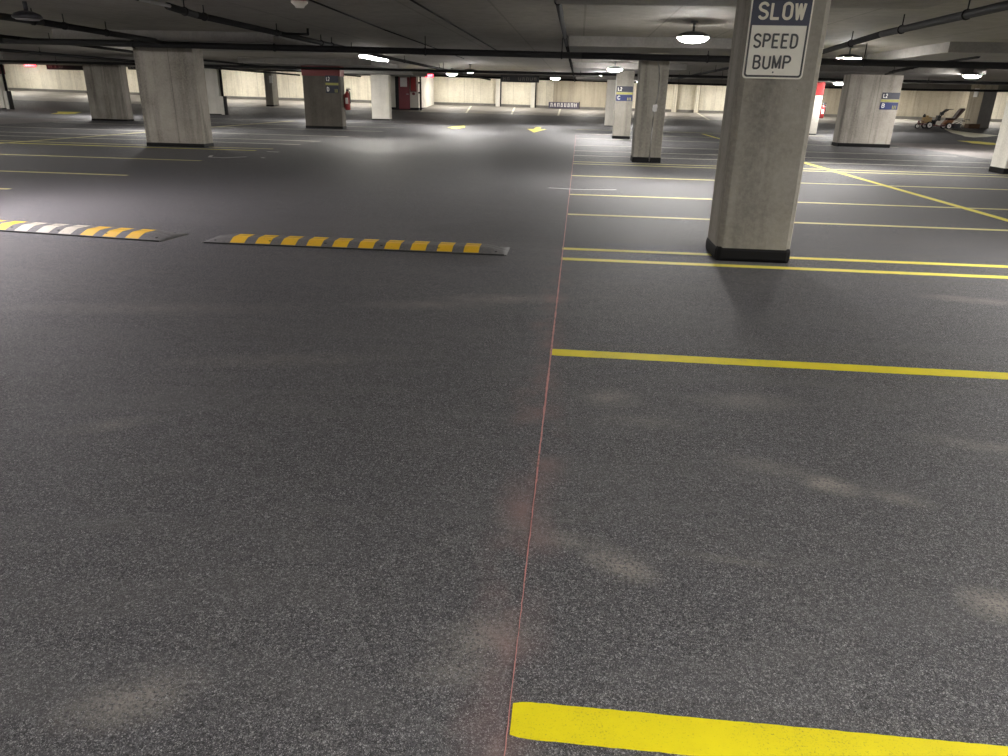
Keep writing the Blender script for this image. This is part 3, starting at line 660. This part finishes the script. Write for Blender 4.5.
# ------------------------------------------------------------------ speed bumps
def bump_z(v, W=.37, H=.048):       # v = 0..1 across
    e = min(v, 1-v)
    return H*min(1, (e/.30))**.75 if e > 0 else 0
def speed_bump(L, stripes, label, loc, rotz=0, W=.37):
    t = thing('speed_bump', label, 'speed bump', loc, 'rubber speed bumps across the aisle', rotz)
    vs = [0,.06,.14,.22,.30,.40,.485,.5,.515,.60,.70,.78,.86,.94,1]
    xsn = [0,.06,.14,.2]+[.2+(L-.4)*i/24 for i in range(1,24)]+[L-.2,L-.14,L-.06,L]
    def z(x, v):
        e = min(x, L-x); k = min(1, e/.2+.12); g = .004 if abs(v-.5) < .002 else 0
        return max(.006, bump_z(v)*k)-g
    bm = B(); G = [[bm.verts.new((x, W*v, z(x, v))) for v in vs] for x in xsn]; K = [[bm.verts.new((x, W*v, -.001)) for v in vs] for x in xsn]
    for i in range(len(xsn)-1):
        for j in range(len(vs)-1):
            f = bm.faces.new((G[i][j], G[i+1][j], G[i+1][j+1], G[i][j+1])); f.smooth = True
            bm.faces.new((K[i][j], K[i][j+1], K[i+1][j+1], K[i+1][j]))
        for j in (0, len(vs)-1): bm.faces.new((G[i][j], K[i][j], K[i+1][j], G[i+1][j]))
    for j in range(len(vs)-1):
        for i in (0, len(xsn)-1): bm.faces.new((G[i][j], G[i][j+1], K[i][j+1], K[i][j]))
    obj('rubber_body', bm, 'rubber', t)
    for (a, b, m) in stripes:
        bm = B()
        for va, vb in ((.045,.48),(.52,.955)):
            n = 8; P = []
            for i in range(n+1):
                v = va+(vb-va)*i/n; P.append([bm.verts.new((x, W*v, max(z(min(max(x,0),L), v), z(a,v))+.002)) for x in (a, (a+b)/2, b)])
            for i in range(n):
                for k in (0,1): bm.faces.new((P[i][k], P[i][k+1], P[i+1][k+1], P[i+1][k]))
        o = obj('yellow_stripe' if m == 'bump_yellow' else 'worn_stripe', bm, m, t)
        sm = o.modifiers.new('thick', 'SOLIDIFY'); sm.thickness = .0015
    bm = B(); box(bm, .02, L-.02, -.006, -.001, 0, .012); obj('front_edge', bm, 'tyre', t)
    bm = B()
    for k in range(6):
        x = .1+(L-.2)*k/5
        for v in (.18,.82): cyl(bm, (x, W*v, z(x,v)-.002), (x, W*v, z(x,v)+.0025), .012, n=12)
    o = obj('bolt_heads', bm, 'tyre', t)
    return t
st = [(.257+.2385*k, .257+.2385*k+.135, 'bump_yellow') for k in range(10)]
speed_bump(2.79, st, 'speed bump with ten yellow stripes lying whole in the picture', (-3.35,6.275,0))
st2 = [(.257+.2385*k, .257+.2385*k+.135, 'bump_white' if k in (5,6,4) else 'bump_yellow') for k in range(10)]
ca = .105
speed_bump(2.79, st2, 'speed bump with worn whitened stripes cut by the left picture edge', (-3.72-2.79*math.cos(ca), 6.245+2.79*math.sin(ca), 0), -ca, .42)

# ------------------------------------------------------------------ ride-on line striping machine
bx_, by_ = 20.65, 47.6
t = thing('line_striping_machine', 'ride-on line painting machine with white wheels and brown seat in front of the far wall', 'line painting machine', (bx_, by_, fz(bx_, by_)))
t.scale = (.8,.9,.88)
def P(px, py): return ((px-926)*.0685, (127-py)*.0685)      # side elevation of the machine, metres from the front wheel's foot
def wheel(x, y, r, w, nm='wheel'):
    bm = B(); lathe(bm, [(r*.55,-w/2),(r*.9,-w/2),(r,-w*.3),(r,w*.3),(r*.9,w/2),(r*.55,w/2)], 28)
    bmesh.ops.rotate(bm, verts=bm.verts, cent=(0,0,0), matrix=Matrix.Rotation(math.pi/2, 3, 'X')); bmesh.ops.translate(bm, verts=bm.verts, vec=(x,y,r))
    o = obj(nm, bm, 'tyre', t)
    bm = B(); cyl(bm, (x,y-w/2-.012,r), (x,y+w/2+.012,r), r*.66, n=24); obj('hub', bm, 'wheel_white', o)
    bm = B(); cyl(bm, (x,y-w/2-.03,r), (x,y+w/2+.03,r), r*.15, n=12); obj('axle_cap', bm, 'metal_dark', o)
wheel(0,-.35,.235,.1); wheel(0,.35,.235,.1); wheel(1.36,-.38,.215,.12); wheel(1.36,.38,.215,.12); wheel(-.68,0,.16,.08,'caster_wheel')
bm = B()
for y in (-.25,.25):
    tube(bm, [Vector(p) for p in ((-.5,y,.30),(.3,y,.28),(.55,y,.20),(1.1,y,.20),(1.5,y,.28),(1.95,y,.30))], .03)
for x in (-.4,.1,.6,1.1,1.6,1.95): cyl(bm, (x,-.25,.26), (x,.25,.26), .022)
tube(bm, [Vector(p) for p in ((-.45,0,.3),(-.62,0,.42),(-.68,0,.34),(-.68,0,.16))], .03)
tube(bm, [Vector(p) for p in ((-.72,-.2,.20),(-.78,-.2,.45),(-.55,-.2,.50),(-.3,-.2,.42))], .022); obj('frame', bm, 'frame_maroon', t)
bm = B(); box(bm, -.38, .18, -.22, .22, .36, .72); cyl(bm, (-.1,0,.72), (-.1,0,.84), .12); obj('engine', bm, 'engine_ochre', t, .04)
bm = B(); cyl(bm, (-.32,.0,.72), (-.32,0,.86), .1); cyl(bm, (-.32,0,.86), (-.32,0,.93), .06); obj('air_filter', bm, 'metal_dark', t)
bm = B(); lathe(bm, [(.15,.0),(.17,.3),(.175,.32)], 20, (.42,0,.25)); obj('paint_bucket', bm, 'metal_dark', t)
bm = B(); tube(bm, [Vector(p) for p in ((.35,-.16,.30),(.70,-.16,.72),(.98,-.16,1.10),(1.22,-.16,1.22))], .035); tube(bm, [Vector(p) for p in ((.35,.16,.30),(.70,.16,.72),(.98,.16,1.10),(1.22,.16,1.22))], .035)
cyl(bm, (.98,-.16,1.10), (.98,.16,1.10), .03); obj('handlebar', bm, 'metal_dark', t)
bm = B(); box(bm, .58, .82, -.16, .16, .52, .86); box(bm, .76, .98, -.12, .12, .88, 1.08); obj('control_box', bm, 'metal_dark', t, .03)
bm = B(); cyl(bm, (1.1,0,1.26), (1.62,0,1.26), .02); cyl(bm, (1.1,-.2,1.24), (1.1,.2,1.24), .02); obj('hand_lever', bm, 'metal_dark', t)
bm = B(); box(bm, 1.30, 1.82, -.24, .24, .58, .72); obj('seat', bm, 'seat_brown', t, .05)
bm = B(); prism(bm, [(1.70,.66),(1.88,.62),(2.36,1.22),(2.34,1.34),(2.16,1.34),(2.04,1.22)], -.24, .24); obj('backrest', bm, 'seat_brown', t, .05)
bm = B(); prism(bm, [(1.05,.30),(1.6,.30),(1.75,.58),(1.25,.58)], -.2, .2); obj('seat_base', bm, plain('rusty_seat_base', (.30,.13,.06), .6), t, .02)
bm = B(); box(bm, 1.62, 2.3, -.3, .3, .30, .36); box(bm, 1.75, 2.25, -.28, .28, .08, .30); obj('rear_deck', bm, 'metal_dark', t, .02)
bm = B(); tube(bm, [Vector(p) for p in ((2.1,-.2,.36),(2.5,-.2,.62),(2.78,-.2,.66),(2.78,-.2,.56))], .02); tube(bm, [Vector(p) for p in ((2.0,.2,.36),(2.5,.2,.58),(2.75,.2,.50))], .02); obj('spray_arm', bm, 'metal_dark', t)
t = thing('cardboard_box', 'low brown box on the floor behind the line machine', 'box', (24.0,49.0,fz(24,49)))
bm = B(); box(bm, -.45, .2, -.3, .25, 0, .26); obj('carton', bm, 'brown_box', t, .01)
bm = B(); box(bm, -.46, -.1, -.55, -.3, .24, .26); obj('flap', bm, 'brown_box', t)

# ------------------------------------------------------------------ camera
f, pit, rol, yaw = 720.76, .37144, .02381, .0884
cy, sy = math.cos(yaw), math.sin(yaw)
fw = Vector((-sy,cy,0)); rt = Vector((cy,sy,0)); up = Vector((0,0,1))
fw2 = fw*math.cos(pit)-up*math.sin(pit); up2 = up*math.cos(pit)+fw*math.sin(pit)
rt3 = rt*math.cos(rol)+up2*math.sin(rol); up3 = up2*math.cos(rol)-rt*math.sin(rol)
cam = bpy.data.cameras.new('camera'); co = bpy.data.objects.new('camera', cam); C.objects.link(co)
mt = Matrix((rt3, up3, -fw2)).transposed().to_4x4(); mt.translation = (0,0,1.3); co.matrix_world = mt
cam.sensor_fit = 'HORIZONTAL'; cam.sensor_width = 36; cam.lens = f/1008*36; cam.clip_start = .05; cam.clip_end = 300
S.camera = co
w = bpy.data.worlds.new('world'); S.world = w; w.use_nodes = True
w.node_tree.nodes['Background'].inputs[0].default_value = (.5,.5,.55,1); w.node_tree.nodes['Background'].inputs[1].default_value = .0
S.view_settings.view_transform = 'Standard'; S.view_settings.look = 'None'; S.view_settings.exposure = .88; S.view_settings.gamma = 1
S.view_settings.use_curve_mapping = False
